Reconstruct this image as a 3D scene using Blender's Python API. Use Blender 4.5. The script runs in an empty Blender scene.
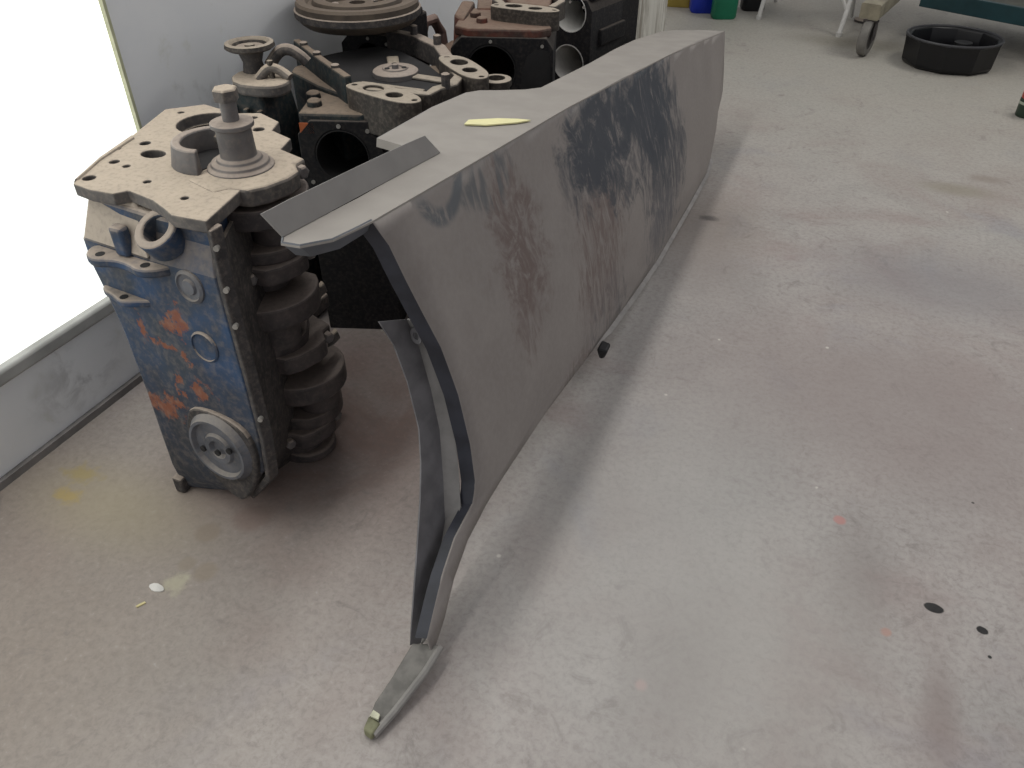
import bpy, bmesh, math, random
from mathutils import Vector, Matrix
random.seed(7)
S = bpy.context.scene
COL = S.collection
R = math.radians
PI = math.pi

# ------------------------------------------------------------------ camera
YAW, PITCH, HCAM = 22.9, 38.0, 1.1
cd = bpy.data.cameras.new('camera'); cam = bpy.data.objects.new('camera', cd); COL.objects.link(cam)
cd.sensor_width = 36.0; cd.lens = 790 / 1024 * 36; cd.clip_start = 0.02
cam.location = (0, 0, HCAM)
cam.rotation_euler = (R(90 - PITCH), 0, R(YAW))
S.camera = cam

# ------------------------------------------------------------------ light
W = bpy.data.worlds.new('world'); S.world = W; W.use_nodes = True
bg = W.node_tree.nodes['Background']
bg.inputs[0].default_value = (0.98, 0.98, 1.0, 1)
bg.inputs[1].default_value = 0.44

def area(name, loc, rot, sx, sy, power, col):
    l = bpy.data.lights.new(name, 'AREA'); l.shape = 'RECTANGLE'; l.size = sx; l.size_y = sy
    l.energy = power; l.color = col
    o = bpy.data.objects.new(name, l); COL.objects.link(o); o.location = loc; o.rotation_euler = rot
    return o
area('tube_light_over_window', (-1.22, 1.6, 2.45), (0, R(-38), 0), 0.14, 4.0, 34, (1.0, 0.97, 0.92))
area('room_fill_light', (1.5, 4.3, 2.9), (0, 0, 0), 1.2, 1.2, 34, (1.0, 0.98, 0.92))  # unseen fill lamp, added to brighten the wall and far floor
WINDOW_GLOW = 1.2

S.view_settings.view_transform = 'Standard'
S.view_settings.look = 'None'
S.view_settings.exposure = -0.1
S.view_settings.gamma = 1.0
S.view_settings.use_curve_mapping = False

# ------------------------------------------------------------------ node helpers
class NT:
    def __init__(s, name):
        s.m = bpy.data.materials.new(name); s.m.use_nodes = True
        s.t = s.m.node_tree; s.b = s.t.nodes['Principled BSDF']
    def n(s, k): return s.t.nodes.new(k)
    def l(s, a, b): s.t.links.new(a, b)
    def val(s, x, sock):
        if hasattr(x, 'links') or hasattr(x, 'is_linked'): s.l(x, sock)
        else: sock.default_value = x
    def math(s, op, a, b=0.0, clamp=False):
        k = s.n('ShaderNodeMath'); k.operation = op; k.use_clamp = clamp
        s.val(a, k.inputs[0]); s.val(b, k.inputs[1]); return k.outputs[0]
    def pos(s, kind='world'):
        if kind == 'world': return s.n('ShaderNodeNewGeometry').outputs['Position']
        return s.n('ShaderNodeTexCoord').outputs['Object']
    def scale(s, vec, sc, off=(0, 0, 0)):
        k = s.n('ShaderNodeMapping'); s.l(vec, k.inputs[0]); k.inputs['Scale'].default_value = sc; k.inputs['Location'].default_value = off
        return k.outputs[0]
    def noise(s, vec, sc, det=4, rough=0.55, dist=0.0):
        k = s.n('ShaderNodeTexNoise'); s.l(vec, k.inputs['Vector']); k.inputs['Scale'].default_value = sc
        k.inputs['Detail'].default_value = det; k.inputs['Roughness'].default_value = rough; k.inputs['Distortion'].default_value = dist
        return k.outputs['Fac']
    def ramp(s, f, lo, hi, a=0.0, b=1.0):
        k = s.n('ShaderNodeMapRange'); k.interpolation_type = 'SMOOTHSTEP'; s.val(f, k.inputs[0])
        k.inputs[1].default_value = lo; k.inputs[2].default_value = hi; k.inputs[3].default_value = a; k.inputs[4].default_value = b
        return k.outputs[0]
    def mix(s, f, a, b, mode='MIX'):
        k = s.n('ShaderNodeMix'); k.data_type = 'RGBA'; k.blend_type = mode
        s.val(f, k.inputs[0])
        for v, i in ((a, 6), (b, 7)):
            if isinstance(v, tuple): k.inputs[i].default_value = (*v, 1)
            else: s.l(v, k.inputs[i])
        return k.outputs[2]
    def dist(s, vec, p, sc=(1, 1, 1)):
        # distance from a fixed point, axes scaled
        a = s.n('ShaderNodeVectorMath'); a.operation = 'SUBTRACT'; s.l(vec, a.inputs[0]); a.inputs[1].default_value = p
        m = s.n('ShaderNodeVectorMath'); m.operation = 'MULTIPLY'; s.l(a.outputs[0], m.inputs[0]); m.inputs[1].default_value = sc
        k = s.n('ShaderNodeVectorMath'); k.operation = 'LENGTH'; s.l(m.outputs[0], k.inputs[0])
        return k.outputs['Value']
    def bump(s, h, strength=0.3, d=0.002):
        k = s.n('ShaderNodeBump'); s.l(h, k.inputs['Height']); k.inputs['Strength'].default_value = strength; k.inputs['Distance'].default_value = d
        s.l(k.outputs[0], s.b.inputs['Normal'])
    def done(s, col, rough=0.7, metal=0.0, spec=0.3):
        if isinstance(col, tuple): s.b.inputs['Base Color'].default_value = (*col, 1)
        else: s.l(col, s.b.inputs['Base Color'])
        s.val(rough, s.b.inputs['Roughness']); s.b.inputs['Metallic'].default_value = metal
        s.b.inputs['Specular IOR Level'].default_value = spec
        return s.m

def dusty(name, base, base2=None, dust=(0.34, 0.29, 0.23), amt=1.0, rough=0.75, nsc=30, lo=0.25, hi=0.8, metal=0.0, extra=None, bump=0.25):
    """cast or painted metal with a coat of settled dust on what faces up"""
    k = NT(name); p = k.pos('world')
    n1 = k.noise(p, nsc, 5, 0.6); n2 = k.noise(p, nsc * 4, 4, 0.6)
    c = k.mix(k.ramp(n1, 0.35, 0.65), base, base2 if base2 else tuple(v * 0.6 for v in base))
    if extra: c = extra(k, p, c)
    g = k.n('ShaderNodeNewGeometry'); sx = k.n('ShaderNodeSeparateXYZ'); k.l(g.outputs['True Normal'], sx.inputs[0])
    up = k.ramp(sx.outputs['Z'], lo, hi)
    f = k.math('MULTIPLY', k.math('MULTIPLY', up, k.ramp(n2, 0.2, 0.55, 0.65, 1.0)), amt)
    d2 = k.mix(n1, tuple(v * 0.82 for v in dust), tuple(min(1, v * 1.12) for v in dust))
    c = k.mix(f, c, d2)
    # thin film of dust everywhere
    c = k.mix(k.ramp(n2, 0.4, 0.75, 0.0, 0.22), c, dust)
    k.bump(n2, bump, 0.003)
    return k.done(c, rough, metal)

def plain(name, col, rough=0.6, metal=0.0, var=0.25, nsc=25, spec=0.4):
    k = NT(name); n = k.noise(k.pos('world'), nsc, 4)
    c = k.mix(k.ramp(n, 0.3, 0.7), col, tuple(v * (1 - var) for v in col))
    return k.done(c, rough, metal, spec)

# ------------------------------------------------------------------ mesh helpers
def frame(origin, zdir, xhint=(1, 0, 0)):
    z = Vector(zdir).normalized(); x = Vector(xhint)
    x = (x - z * x.dot(z))
    if x.length < 1e-5: x = Vector((0, 1, 0)) - z * z.y
    x.normalize(); y = z.cross(x)
    m = Matrix((x, y, z)).transposed().to_4x4(); m.translation = Vector(origin)
    return m
def circ(x, y, r, n=20, ry=None, a0=0.0):
    ry = ry or r
    return [(x + r * math.cos(a0 + 2 * PI * i / n), y + ry * math.sin(a0 + 2 * PI * i / n)) for i in range(n)]
def rrect(x0, y0, x1, y1, r, n=4):
    out = []
    for cx, cy, a in ((x1 - r, y1 - r, 0), (x0 + r, y1 - r, 90), (x0 + r, y0 + r, 180), (x1 - r, y0 + r, 270)):
        for i in range(n + 1):
            t = R(a + 90 * i / n); out.append((cx + r * math.cos(t), cy + r * math.sin(t)))
    return out
def area2(p): return sum(p[i][0] * p[(i + 1) % len(p)][1] - p[(i + 1) % len(p)][0] * p[i][1] for i in range(len(p)))
def smooth_poly(pts, it=2):
    for _ in range(it):
        o = []
        for i in range(len(pts)):
            a, b = pts[i], pts[(i + 1) % len(pts)]
            o += [(a[0] * .75 + b[0] * .25, a[1] * .75 + b[1] * .25), (a[0] * .25 + b[0] * .75, a[1] * .25 + b[1] * .75)]
        pts = o
    return pts
def interp(x, xs, ys):
    if x <= xs[0]: return ys[0]
    for i in range(1, len(xs)):
        if x <= xs[i]:
            t = (x - xs[i - 1]) / (xs[i] - xs[i - 1]); return ys[i - 1] * (1 - t) + ys[i] * t
    return ys[-1]

def soft(path, it=2):
    for _ in range(it):
        o = [path[0]]
        for a, b in zip(path, path[1:]):
            o += [tuple(x * .75 + y * .25 for x, y in zip(a, b)), tuple(x * .25 + y * .75 for x, y in zip(a, b))]
        path = o + [path[-1]]
    return path
class MB:
    def __init__(s): s.v = []; s.f = []
    def add(s, vs, fs, m=None):
        b = len(s.v)
        for p in vs: s.v.append((m @ Vector(p)) if m else Vector(p))
        for f in fs: s.f.append([i + b for i in f])
        return s
    def box(s, c, size, m=None):
        x, y, z = (q / 2 for q in size); cx, cy, cz = c
        vs = [(cx + i * x, cy + j * y, cz + k * z) for i in (-1, 1) for j in (-1, 1) for k in (-1, 1)]
        return s.add(vs, [(0, 1, 3, 2), (4, 6, 7, 5), (0, 4, 5, 1), (2, 3, 7, 6), (0, 2, 6, 4), (1, 5, 7, 3)], m)
    def loft(s, loops, cap0=True, cap1=True, m=None, closed=True):
        n = len(loops[0]); vs = [p for L in loops for p in L]; fs = []
        for a in range(len(loops) - 1):
            for i in range(n if closed else n - 1):
                j = (i + 1) % n
                fs.append((a * n + i, a * n + j, (a + 1) * n + j, (a + 1) * n + i))
        if cap0: fs.append(tuple(range(n))[::-1])
        if cap1: fs.append(tuple((len(loops) - 1) * n + i for i in range(n)))
        return s.add(vs, fs, m)
    def prism(s, poly, z0, z1, m=None):
        if area2(poly) < 0: poly = poly[::-1]
        return s.loft([[(x, y, z0) for x, y in poly], [(x, y, z1) for x, y in poly]], m=m)
    def lathe(s, prof, n=28, m=None, cap0=True, cap1=True, closed=False):
        loops = [[(r * math.cos(2 * PI * i / n), r * math.sin(2 * PI * i / n), z) for i in range(n)] for r, z in prof]
        if closed: loops.append(loops[0]); cap0 = cap1 = False
        return s.loft(loops, cap0, cap1, m)
    def cyl(s, p0, p1, r0, r1=None, n=16):
        p0, p1 = Vector(p0), Vector(p1); r1 = r0 if r1 is None else r1
        return s.lathe([(r0, 0), (r1, (p1 - p0).length)], n, frame(p0, p1 - p0))
    def tube(s, path, r, n=10, cap=True):
        path = [Vector(p) for p in path]; loops = []; up = Vector((0.13, 0.21, 0.97))
        for i, p in enumerate(path):
            d = path[min(i + 1, len(path) - 1)] - path[max(i - 1, 0)]
            m = frame(p, d, up.cross(d) if up.cross(d).length > 1e-4 else (1, 0, 0))
            rr = r[i] if isinstance(r, (list, tuple)) else r
            loops.append([m @ Vector((rr * math.cos(2 * PI * k / n), rr * math.sin(2 * PI * k / n), 0)) for k in range(n)])
        return s.loft(loops, cap, cap)
    def plate(s, outer, holes, z0, z1, m=None, hole_floor=None):
        """a flat plate with real holes; hole_floor = depth at which blind holes end"""
        if area2(outer) < 0: outer = outer[::-1]
        bm = bmesh.new(); loops = []
        for L in [outer] + holes:
            vv = [bm.verts.new((x, y, 0)) for x, y in L]
            loops.append(vv)
            for i in range(len(vv)): bm.edges.new((vv[i], vv[(i + 1) % len(vv)]))
        bmesh.ops.triangle_fill(bm, use_beauty=True, use_dissolve=False, edges=bm.edges[:], normal=(0, 0, 1))
        bm.verts.index_update()
        vs = [v.co.copy() for v in bm.verts]; tris = [[v.index for v in f.verts] for f in bm.faces]
        bm.free()
        n = len(vs)
        allv = [(p.x, p.y, z1) for p in vs] + [(p.x, p.y, z0) for p in vs]
        fs = []
        for t in tris:
            a, b, c = (vs[i] for i in t)
            if (b - a).cross(c - a).z < 0: t = t[::-1]
            fs.append(t)
            if hole_floor is None: fs.append([i + n for i in t][::-1])
        idx = 0
        for li, L in enumerate([outer] + holes):
            k = len(L); ccw = area2(L) > 0
            for i in range(k):
                a, b = idx + i, idx + (i + 1) % k
                q = (a, a + n, b + n, b)
                if (li == 0) == ccw: q = q[::-1]
                fs.append(q)
            if hole_floor is not None:
                q = tuple(n + idx + i for i in range(k))
                fs.append(q if (ccw and li) else q[::-1])
            idx += k
        return s.add(allv, fs, m)
    def strip(s, A, B, th, nrm=None):
        """a bent strip of sheet metal between two curves, thickness th"""
        A = [Vector(p) for p in A]; B = [Vector(p) for p in B]; loops = []
        for i in range(len(A)):
            t = A[min(i + 1, len(A) - 1)] - A[max(i - 1, 0)]
            nn = t.cross(B[i] - A[i]).normalized() * th
            loops.append([A[i], B[i], B[i] + nn, A[i] + nn])
        return s.loft(loops)
    def build(s, name, mat, parent=None, org=None, bevel=0.0, seg=2, smooth=35, loc=None, label=None):
        me = bpy.data.meshes.new(name)
        o0 = Vector(org) if org is not None else Vector((0, 0, 0))
        me.from_pydata([tuple(p - o0) for p in s.v], [], s.f)
        bm = bmesh.new(); bm.from_mesh(me); bmesh.ops.remove_doubles(bm, verts=bm.verts[:], dist=1e-6)
        bmesh.ops.recalc_face_normals(bm, faces=bm.faces[:]); bm.to_mesh(me); bm.free()
        me.materials.append(mat)
        if smooth:
            me.polygons.foreach_set('use_smooth', [True] * len(me.polygons)); me.set_sharp_from_angle(angle=R(smooth))
        ob = bpy.data.objects.new(name, me); COL.objects.link(ob)
        if parent: ob.parent = parent
        if loc is not None: ob.location = loc
        if bevel:
            b = ob.modifiers.new('bevel', 'BEVEL'); b.width = bevel; b.segments = seg; b.limit_method = 'ANGLE'; b.angle_limit = R(38)
        if label: ob['label'] = label
        return ob

def thing(name, label, cat, loc=(0, 0, 0), rotz=0.0, group=None):
    o = bpy.data.objects.new(name, None); COL.objects.link(o); o.empty_display_size = 0.05
    o.location = loc; o.rotation_euler = (0, 0, rotz); o['label'] = label; o['category'] = cat
    if group: o['group'] = group
    return o
def tag(o, label, cat, group=None):
    o['label'] = label; o['category'] = cat
    if group: o['group'] = group
    return o
def struct(o): o['kind'] = 'structure'; return o

# ------------------------------------------------------------------ materials
def floor_mat():
    k = NT('concrete_floor'); p = k.pos('world')
    big = k.noise(p, 1.1, 3, 0.5, 0.6); mid = k.noise(p, 4.5, 6, 0.62, 0.8); fine = k.noise(p, 38, 6, 0.65); grain = k.noise(p, 85, 7, 0.72, 0.4); pit = k.noise(p, 160, 3, 0.6)
    c = k.mix(k.ramp(big, 0.38, 0.62), (0.375, 0.325, 0.308), (0.375, 0.358, 0.345))
    c = k.mix(k.ramp(mid, 0.30, 0.75), c, (0.44, 0.41, 0.392))
    pk = k.noise(k.scale(p, (1, 1, 1), (3.3, 7.1, 0)), 2.2, 4, 0.6, 0.5)
    c = k.mix(k.ramp(pk, 0.5, 0.72, 0, 0.7), c, (0.315, 0.245, 0.235))
    bl = k.noise(k.scale(p, (1, 1, 1), (9.3, 1.1, 0)), 2.6, 4, 0.6, 0.5)
    c = k.mix(k.ramp(bl, 0.55, 0.75, 0, 0.65), c, (0.285, 0.28, 0.315))
    # warm greenish tone of the far floor, rusty tone round the engines
    far = k.ramp(k.dist(p, (0.6, 4.9, 0), (0.7, 1, 0)), 0.6, 3.4, 1, 0)
    c = k.mix(k.math('MULTIPLY', far, 0.8), c, (0.375, 0.36, 0.315))
    warm = k.ramp(k.dist(p, (-1.15, 0.4, 0), (1, 1, 0)), 0.15, 0.95, 1, 0)
    c = k.mix(k.math('MULTIPLY', warm, 0.75), c, (0.275, 0.225, 0.185))
    rust = k.ramp(k.dist(p, (-0.83, 1.03, 0), (1.0, 0.8, 0)), 0.08, 0.42, 1, 0)
    c = k.mix(k.math('MULTIPLY', rust, k.ramp(mid, 0.3, 0.6, 0.45, 0.95)), c, (0.215, 0.145, 0.125))
    c = k.mix(k.ramp(grain, 0.28, 0.60, 0.42, 0.0), c, (0.17, 0.148, 0.138))
    c = k.mix(k.ramp(grain, 0.58, 0.78, 0.0, 0.5), c, (0.50, 0.47, 0.45))
    # trodden-in grey scuffs and faint lines
    sc = k.noise(k.scale(p, (1, 1, 1), (5.7, 2.2, 0)), 9, 8, 0.75, 1.6)
    c = k.mix(k.ramp(sc, 0.55, 0.70, 0, 0.6), c, (0.205, 0.182, 0.172))
    # scuffed scratches
    w = k.noise(k.scale(p, (2, 22, 1), (0.3, 0.1, 0)), 2.0, 5, 0.7, 1.0)
    c = k.mix(k.ramp(w, 0.66, 0.74, 0, 0.18), c, (0.25, 0.23, 0.22))
    wob = k.math('MULTIPLY', k.math('SUBTRACT', fine, 0.5), 0.03)
    def spot(c, x, y, r, col, soft=0.25, f=1.0, sc=(1, 1, 0), wb=1.0):
        d = k.math('ADD', k.dist(p, (x, y, 0), sc), k.math('MULTIPLY', wob, wb))
        return k.mix(k.ramp(d, r * (1 - soft), r * (1 + soft), f, 0), c, col)
    for a in ((0.332, 1.013, 0.0125, (0.012, 0.011, 0.012), 0.12, 1, (0.85, 1.3, 0), 0.25), (0.404, 0.997, 0.0085, (0.015, 0.014, 0.015), 0.15, 1, (1.0, 1.2, 0), 0.3),
              (0.413, 0.948, 0.003, (0.03, 0.03, 0.03), 0.2, 1, (1, 1, 0), 0.1), (0.40, 1.30, 0.003, (0.03, 0.03, 0.03), 0.2, 1, (1, 1, 0), 0.1),
              (0.171, 1.156, 0.011, (0.52, 0.22, 0.20), 0.3, 0.8, (1, 1, 0), 0.3), (0.261, 0.933, 0.008, (0.5, 0.25, 0.19), 0.4, 0.7, (1, 1, 0), 0.3),
              (-0.078, 0.689, 0.009, (0.60, 0.40, 0.38), 0.4, 0.7, (1, 1, 0), 0.3),
              (-1.197, 0.647, 0.020, (0.40, 0.28, 0.07), 0.6, 0.9, (0.8, 1.3, 0), 3.0), (-1.216, 0.702, 0.024, (0.34, 0.26, 0.09), 0.8, 0.8, (0.8, 1.3, 0), 3.5),
              (-1.10, 0.66, 0.10, (0.36, 0.31, 0.20), 0.9, 0.5, (0.6, 1.3, 0), 1.5),
              (-0.862, 0.564, 0.020, (0.46, 0.43, 0.31), 0.6, 0.6, (1, 1, 0), 2.5),
              (-0.888, 0.675, 0.022, (0.25, 0.20, 0.155), 0.3, 0.6, (1, 1, 0), 0.4), (-0.832, 0.602, 0.020, (0.27, 0.22, 0.165), 0.35, 0.55, (1, 1, 0), 0.5),
              (-0.873, 0.604, 0.015, (0.26, 0.215, 0.165), 0.35, 0.55, (1, 1, 0), 0.5), (-0.835, 0.74, 0.035, (0.21, 0.15, 0.13), 0.4, 0.6, (1, 1, 0), 0.6),
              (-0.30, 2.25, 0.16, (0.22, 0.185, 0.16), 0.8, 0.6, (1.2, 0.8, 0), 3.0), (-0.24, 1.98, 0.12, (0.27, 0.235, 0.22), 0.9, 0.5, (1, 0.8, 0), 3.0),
              (-0.31, 2.30, 0.020, (0.05, 0.045, 0.045), 0.7, 0.7, (0.8, 1.2, 0), 1.6),
              (0.40, 2.83, 0.045, (0.25, 0.225, 0.17), 0.7, 0.6, (0.45, 1.0, 0), 1.0), (0.49, 2.96, 0.03, (0.24, 0.20, 0.17), 0.7, 0.6, (0.6, 1, 0), 1.0),
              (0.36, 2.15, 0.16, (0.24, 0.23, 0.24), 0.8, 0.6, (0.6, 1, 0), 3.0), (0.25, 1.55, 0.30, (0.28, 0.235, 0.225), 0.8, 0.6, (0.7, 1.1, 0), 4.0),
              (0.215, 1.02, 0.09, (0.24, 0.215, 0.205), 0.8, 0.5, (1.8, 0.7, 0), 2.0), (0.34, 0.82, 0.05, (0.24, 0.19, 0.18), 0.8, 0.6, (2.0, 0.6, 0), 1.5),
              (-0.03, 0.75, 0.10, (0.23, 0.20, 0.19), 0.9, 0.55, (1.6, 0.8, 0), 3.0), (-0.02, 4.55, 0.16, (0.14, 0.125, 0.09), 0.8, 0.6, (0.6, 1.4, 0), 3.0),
              (0.1, 0.80, 0.18, (0.43, 0.41, 0.385), 0.9, 0.45, (1.2, 0.8, 0), 4.0), (-0.15, 1.0, 0.26, (0.42, 0.41, 0.395), 0.9, 0.55, (1.2, 0.7, 0), 4.0)):
        c = spot(c, *a)
    # pale paint flecks
    fl = k.n('ShaderNodeTexVoronoi'); k.l(p, fl.inputs['Vector']); fl.inputs['Scale'].default_value = 9
    fm = k.math('MULTIPLY', k.ramp(fl.outputs['Distance'], 0.02, 0.05, 1, 0), k.ramp(mid, 0.52, 0.56))
    c = k.mix(k.math('MULTIPLY', fm, 0.8), c, (0.66, 0.63, 0.58))
    h = k.math('ADD', k.math('MULTIPLY', fine, 0.7), k.math('MULTIPLY', pit, 0.3))
    k.bump(h, 0.12, 0.003)
    return k.done(c, k.ramp(fine, 0.3, 0.7, 0.5, 0.7), 0, 0.35)

def wall_mat():
    k = NT('painted_wall'); p = k.pos('world')
    a = k.noise(p, 2.2, 5, 0.6, 0.5); b = k.noise(p, 14, 5, 0.65, 0.4)
    c = k.mix(k.ramp(a, 0.35, 0.65), (0.80, 0.82, 0.84), (0.86, 0.87, 0.88))
    d = k.noise(k.scale(p, (1, 1, 0.6), (4, 2, 1)), 5, 6, 0.7, 0.7)
    c = k.mix(k.ramp(d, 0.6, 0.74, 0, 0.4), c, (0.42, 0.41, 0.40))
    c = k.mix(k.ramp(b, 0.58, 0.8, 0, 0.35), c, (0.52, 0.52, 0.40))
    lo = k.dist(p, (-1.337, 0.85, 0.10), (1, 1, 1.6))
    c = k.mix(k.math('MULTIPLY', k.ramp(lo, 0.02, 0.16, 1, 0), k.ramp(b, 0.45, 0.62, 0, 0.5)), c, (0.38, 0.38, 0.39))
    k.bump(b, 0.15, 0.004)
    return k.done(c, 0.75)

def fender_mat():
    """grey primed sheet metal under dust, wiped through to dark blue paint and brown grime in places; object space = world minus fender origin"""
    k = NT('dusty_fender_skin'); p = k.pos('obj')
    fine = k.noise(p, 90, 4, 0.6); mid = k.noise(p, 7, 5, 0.6, 0.6)
    st = k.noise(k.scale(p, (6, 34, 7)), 1.0, 8, 0.72, 2.0)       # streaks running down the panel
    sw = k.noise(k.scale(p, (4, 15, 12), (2, 5, 1)), 1.0, 8, 0.72, 2.6)
    c = k.mix(k.ramp(mid, 0.3, 0.7), (0.238, 0.213, 0.201), (0.280, 0.253, 0.238))
    c = k.mix(k.ramp(fine, 0.35, 0.7, 0, 0.25), c, (0.33, 0.31, 0.29))
    edge_n = k.noise(k.scale(p, (3, 11, 9), (7, 1, 3)), 1.0, 7, 0.7, 1.5)
    def patch(c, y, z, ry, rz, f, col, nz, lo, hi):
        d = k.math('ADD', k.dist(p, (0.0, y, z), (0, 1 / ry, 1 / rz)), k.math('MULTIPLY', k.math('SUBTRACT', edge_n, 0.5), 2.0))
        m = k.math('MULTIPLY', k.ramp(d, 0.55, 1.1, 1, 0), k.ramp(nz, lo, hi))
        return k.mix(k.math('MULTIPLY', m, f), c, col)
    br = (0.155, 0.115, 0.105); bl = (0.050, 0.058, 0.074); bl2 = (0.11, 0.112, 0.125)
    # (y, z) measured from the fender's origin
    c = patch(c, 1.15, 0.44, 0.11, 0.14, 0.9, br, sw, 0.34, 0.58)
    c = patch(c, 1.12, 0.31, 0.07, 0.10, 0.6, br, st, 0.4, 0.62)
    c = patch(c, 1.52, 0.26, 0.18, 0.20, 0.85, br, st, 0.38, 0.6)
    c = patch(c, 1.52, 0.12, 0.16, 0.10, 0.6, bl2, st, 0.45, 0.62)
    c = patch(c, 1.30, 0.07, 0.10, 0.05, 0.7, br, st, 0.4, 0.6)
    c = patch(c, 1.66, 0.46, 0.30, 0.12, 0.97, bl, sw, 0.27, 0.5)
    c = patch(c, 2.00, 0.40, 0.26, 0.16, 0.98, bl, st, 0.28, 0.48)
    c = patch(c, 2.08, 0.26, 0.24, 0.17, 0.92, bl, st, 0.34, 0.55)
    c = patch(c, 1.70, 0.36, 0.14, 0.10, 0.8, bl, sw, 0.4, 0.6)
    c = patch(c, 2.00, 0.12, 0.18, 0.11, 0.8, bl2, st, 0.36, 0.56)
    # finger-wiped arcs near the front corner
    d = k.dist(p, (0, 0.965, 0.635), (0, 1, 1)); ring = k.math('ABSOLUTE', k.math('SUBTRACT', d, 0.062))
    msk = k.math('MULTIPLY', k.ramp(ring, 0.006, 0.020, 1, 0), k.ramp(sw, 0.34, 0.55))
    sz = k.n('ShaderNodeSeparateXYZ'); k.l(p, sz.inputs[0])
    msk = k.math('MULTIPLY', msk, k.ramp(sz.outputs['Z'], 0.60, 0.63, 1, 0))
    c = k.mix(k.math('MULTIPLY', msk, 0.85), c, (0.10, 0.115, 0.13))
    c = patch(c, 1.10, 0.565, 0.10, 0.045, 0.8, (0.11, 0.12, 0.13), k.noise(k.scale(p, (2, 40, 6)), 1.0, 3, 0.5, 0.5), 0.45, 0.6)
    k.bump(fine, 0.06, 0.001)
    return k.done(c, k.ramp(mid, 0.3, 0.7, 0.5, 0.62), 0, 0.35)

M = dict(
    floor=floor_mat(), wall=wall_mat(), skin=fender_mat(),
    flange=plain('dusty_flange', (0.315, 0.292, 0.268), 0.65, 0, 0.12, 14),
    lip=plain('grey_lip', (0.285, 0.272, 0.262), 0.6, 0, 0.12, 18),
    darkedge=plain('dark_blue_flange_shade', (0.032, 0.034, 0.047), 0.5, 0, 0.4, 30),  # dark blue, with the shade on the forward-facing flange painted in
    brace=plain('grey_blue_brace', (0.17, 0.165, 0.175), 0.5, 0, 0.35, 22),
    tape=plain('yellow_tape', (0.80, 0.76, 0.42), 0.6, 0, 0.08, 40),
    chip=plain('pale_green_chip', (0.60, 0.60, 0.45), 0.6, 0, 0.3, 60),
    rubber=plain('black_rubber', (0.018, 0.018, 0.02), 0.5, 0, 0.4),
    sill=plain('grey_sill', (0.48, 0.48, 0.46), 0.7, 0, 0.3, 9),
    base=plain('grimy_base', (0.26, 0.245, 0.235), 0.8, 0, 0.4, 9),
)
glow = bpy.data.materials.new('bright_window_pane'); glow.use_nodes = True
_b = glow.node_tree.nodes['Principled BSDF']
_b.inputs['Base Color'].default_value = (0.9, 0.92, 0.9, 1); _b.inputs['Roughness'].default_value = 0.3
_b.inputs['Emission Color'].default_value = (0.97, 1.0, 0.95, 1); _b.inputs['Emission Strength'].default_value = WINDOW_GLOW

# ------------------------------------------------------------------ the setting
XW = -1.337
struct(MB().box((1.3, 2.4, -0.05), (6.2, 9.4, 0.1)).build('floor', M['floor'], smooth=0))
w = MB()
T = 0.16
w.box((XW - T / 2, -0.5, 0.095), (T, 3.38, 0.19))               # under the window
w.box((XW - T / 2, 4.15, 1.45), (T, 5.92, 2.9))                # beyond the window
w.box((XW - T / 2, -0.5, 2.55), (T, 3.38, 0.7))                # above the window
wl = struct(w.build('wall_left', M['wall'], smooth=0))
struct(MB().box((1.3, 7.15, 1.45), (6.2, 0.1, 2.9)).build('wall_back', M['wall'], smooth=0))
win = struct(thing('window_1', 'wide overexposed window with pale pane low in the left wall', 'window', (XW, -0.5, 0.22)))
del win['category']
MB().box((XW - 0.012, -0.5, 1.21), (0.010, 3.38, 2.0)).build('window_pane', glow, win, org=win.location, smooth=0)
f = MB()
f.box((XW - 0.010, 1.187, 1.21), (0.026, 0.007, 2.0)); f.box((XW - 0.010, -0.5, 2.205), (0.03, 3.38, 0.02))
f.build('window_frame', plain('cream_frame', (0.62, 0.62, 0.42), 0.5), win, org=win.location, smooth=0)
MB().box((XW - 0.072, -0.5, 0.204), (0.17, 3.38, 0.030)).build('window_sill', M['sill'], win, org=win.location, bevel=0.006)
struct(MB().box((XW + 0.006, 2.0, 0.008), (0.012, 8.4, 0.016)).build('baseboard_left', M['base'], smooth=0))

# ------------------------------------------------------------------ the fender
PHI = R(14); X0 = -0.3696
FO = (-0.45, 0.0, 0.0)                                          # origin used for the fender's object space
FN = Vector((math.cos(PHI), 0, math.sin(PHI)))
YT = [.3, .788, 1.209, 1.496, 2.259, 3.022, 3.4]; ZT = [.690, .639, .596, .567, .475, .365, .30]; XT = [-.535, -.529, -.518, -.511, -.488, -.461, -.447]
ztop = lambda y: interp(y, YT, ZT)
xtop = lambda y: interp(y, YT, XT)
def fp(s, q, off=0.0): return Vector((X0 - q * math.sin(PHI), s, q * math.cos(PHI))) + FN * off
fender = thing('car_fender', 'long grey dust-covered car fender panel leaning against the engine blocks', 'car fender', FO)
fender.location = FO
front = [(.788, .658), (.807, .614), (.818, .553), (.830, .496), (.845, .429), (.850, .34), (.842, .246), (.826, .185), (.806, .150), (.737, .140), (.658, .096), (.602, .060)]
bottom = [(.600, .026), (.652, .047), (.705, .080), (.77, .102), (.85, .110), (.92, .110), (1.128, .100), (1.427, .067), (1.70, .040), (1.94, .022), (2.30, .018), (2.60, .020)]
rear = [(2.68, .045), (2.80, .105), (2.87, .160), (2.95, .26), (3.022, .377)]
topc = [(2.64, .437), (2.259, .489), (1.85, .541), (1.496, .584), (1.209, .614), (1.0, .635)]
outline = front[::-1] + [] 
outline = front + bottom + rear + topc                          # front edge down, bottom edge back, rear edge up, top edge forward
bm = bmesh.new()
vv = [bm.verts.new((s, q, 0)) for s, q in outline]
bm.faces.new(vv)
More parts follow.
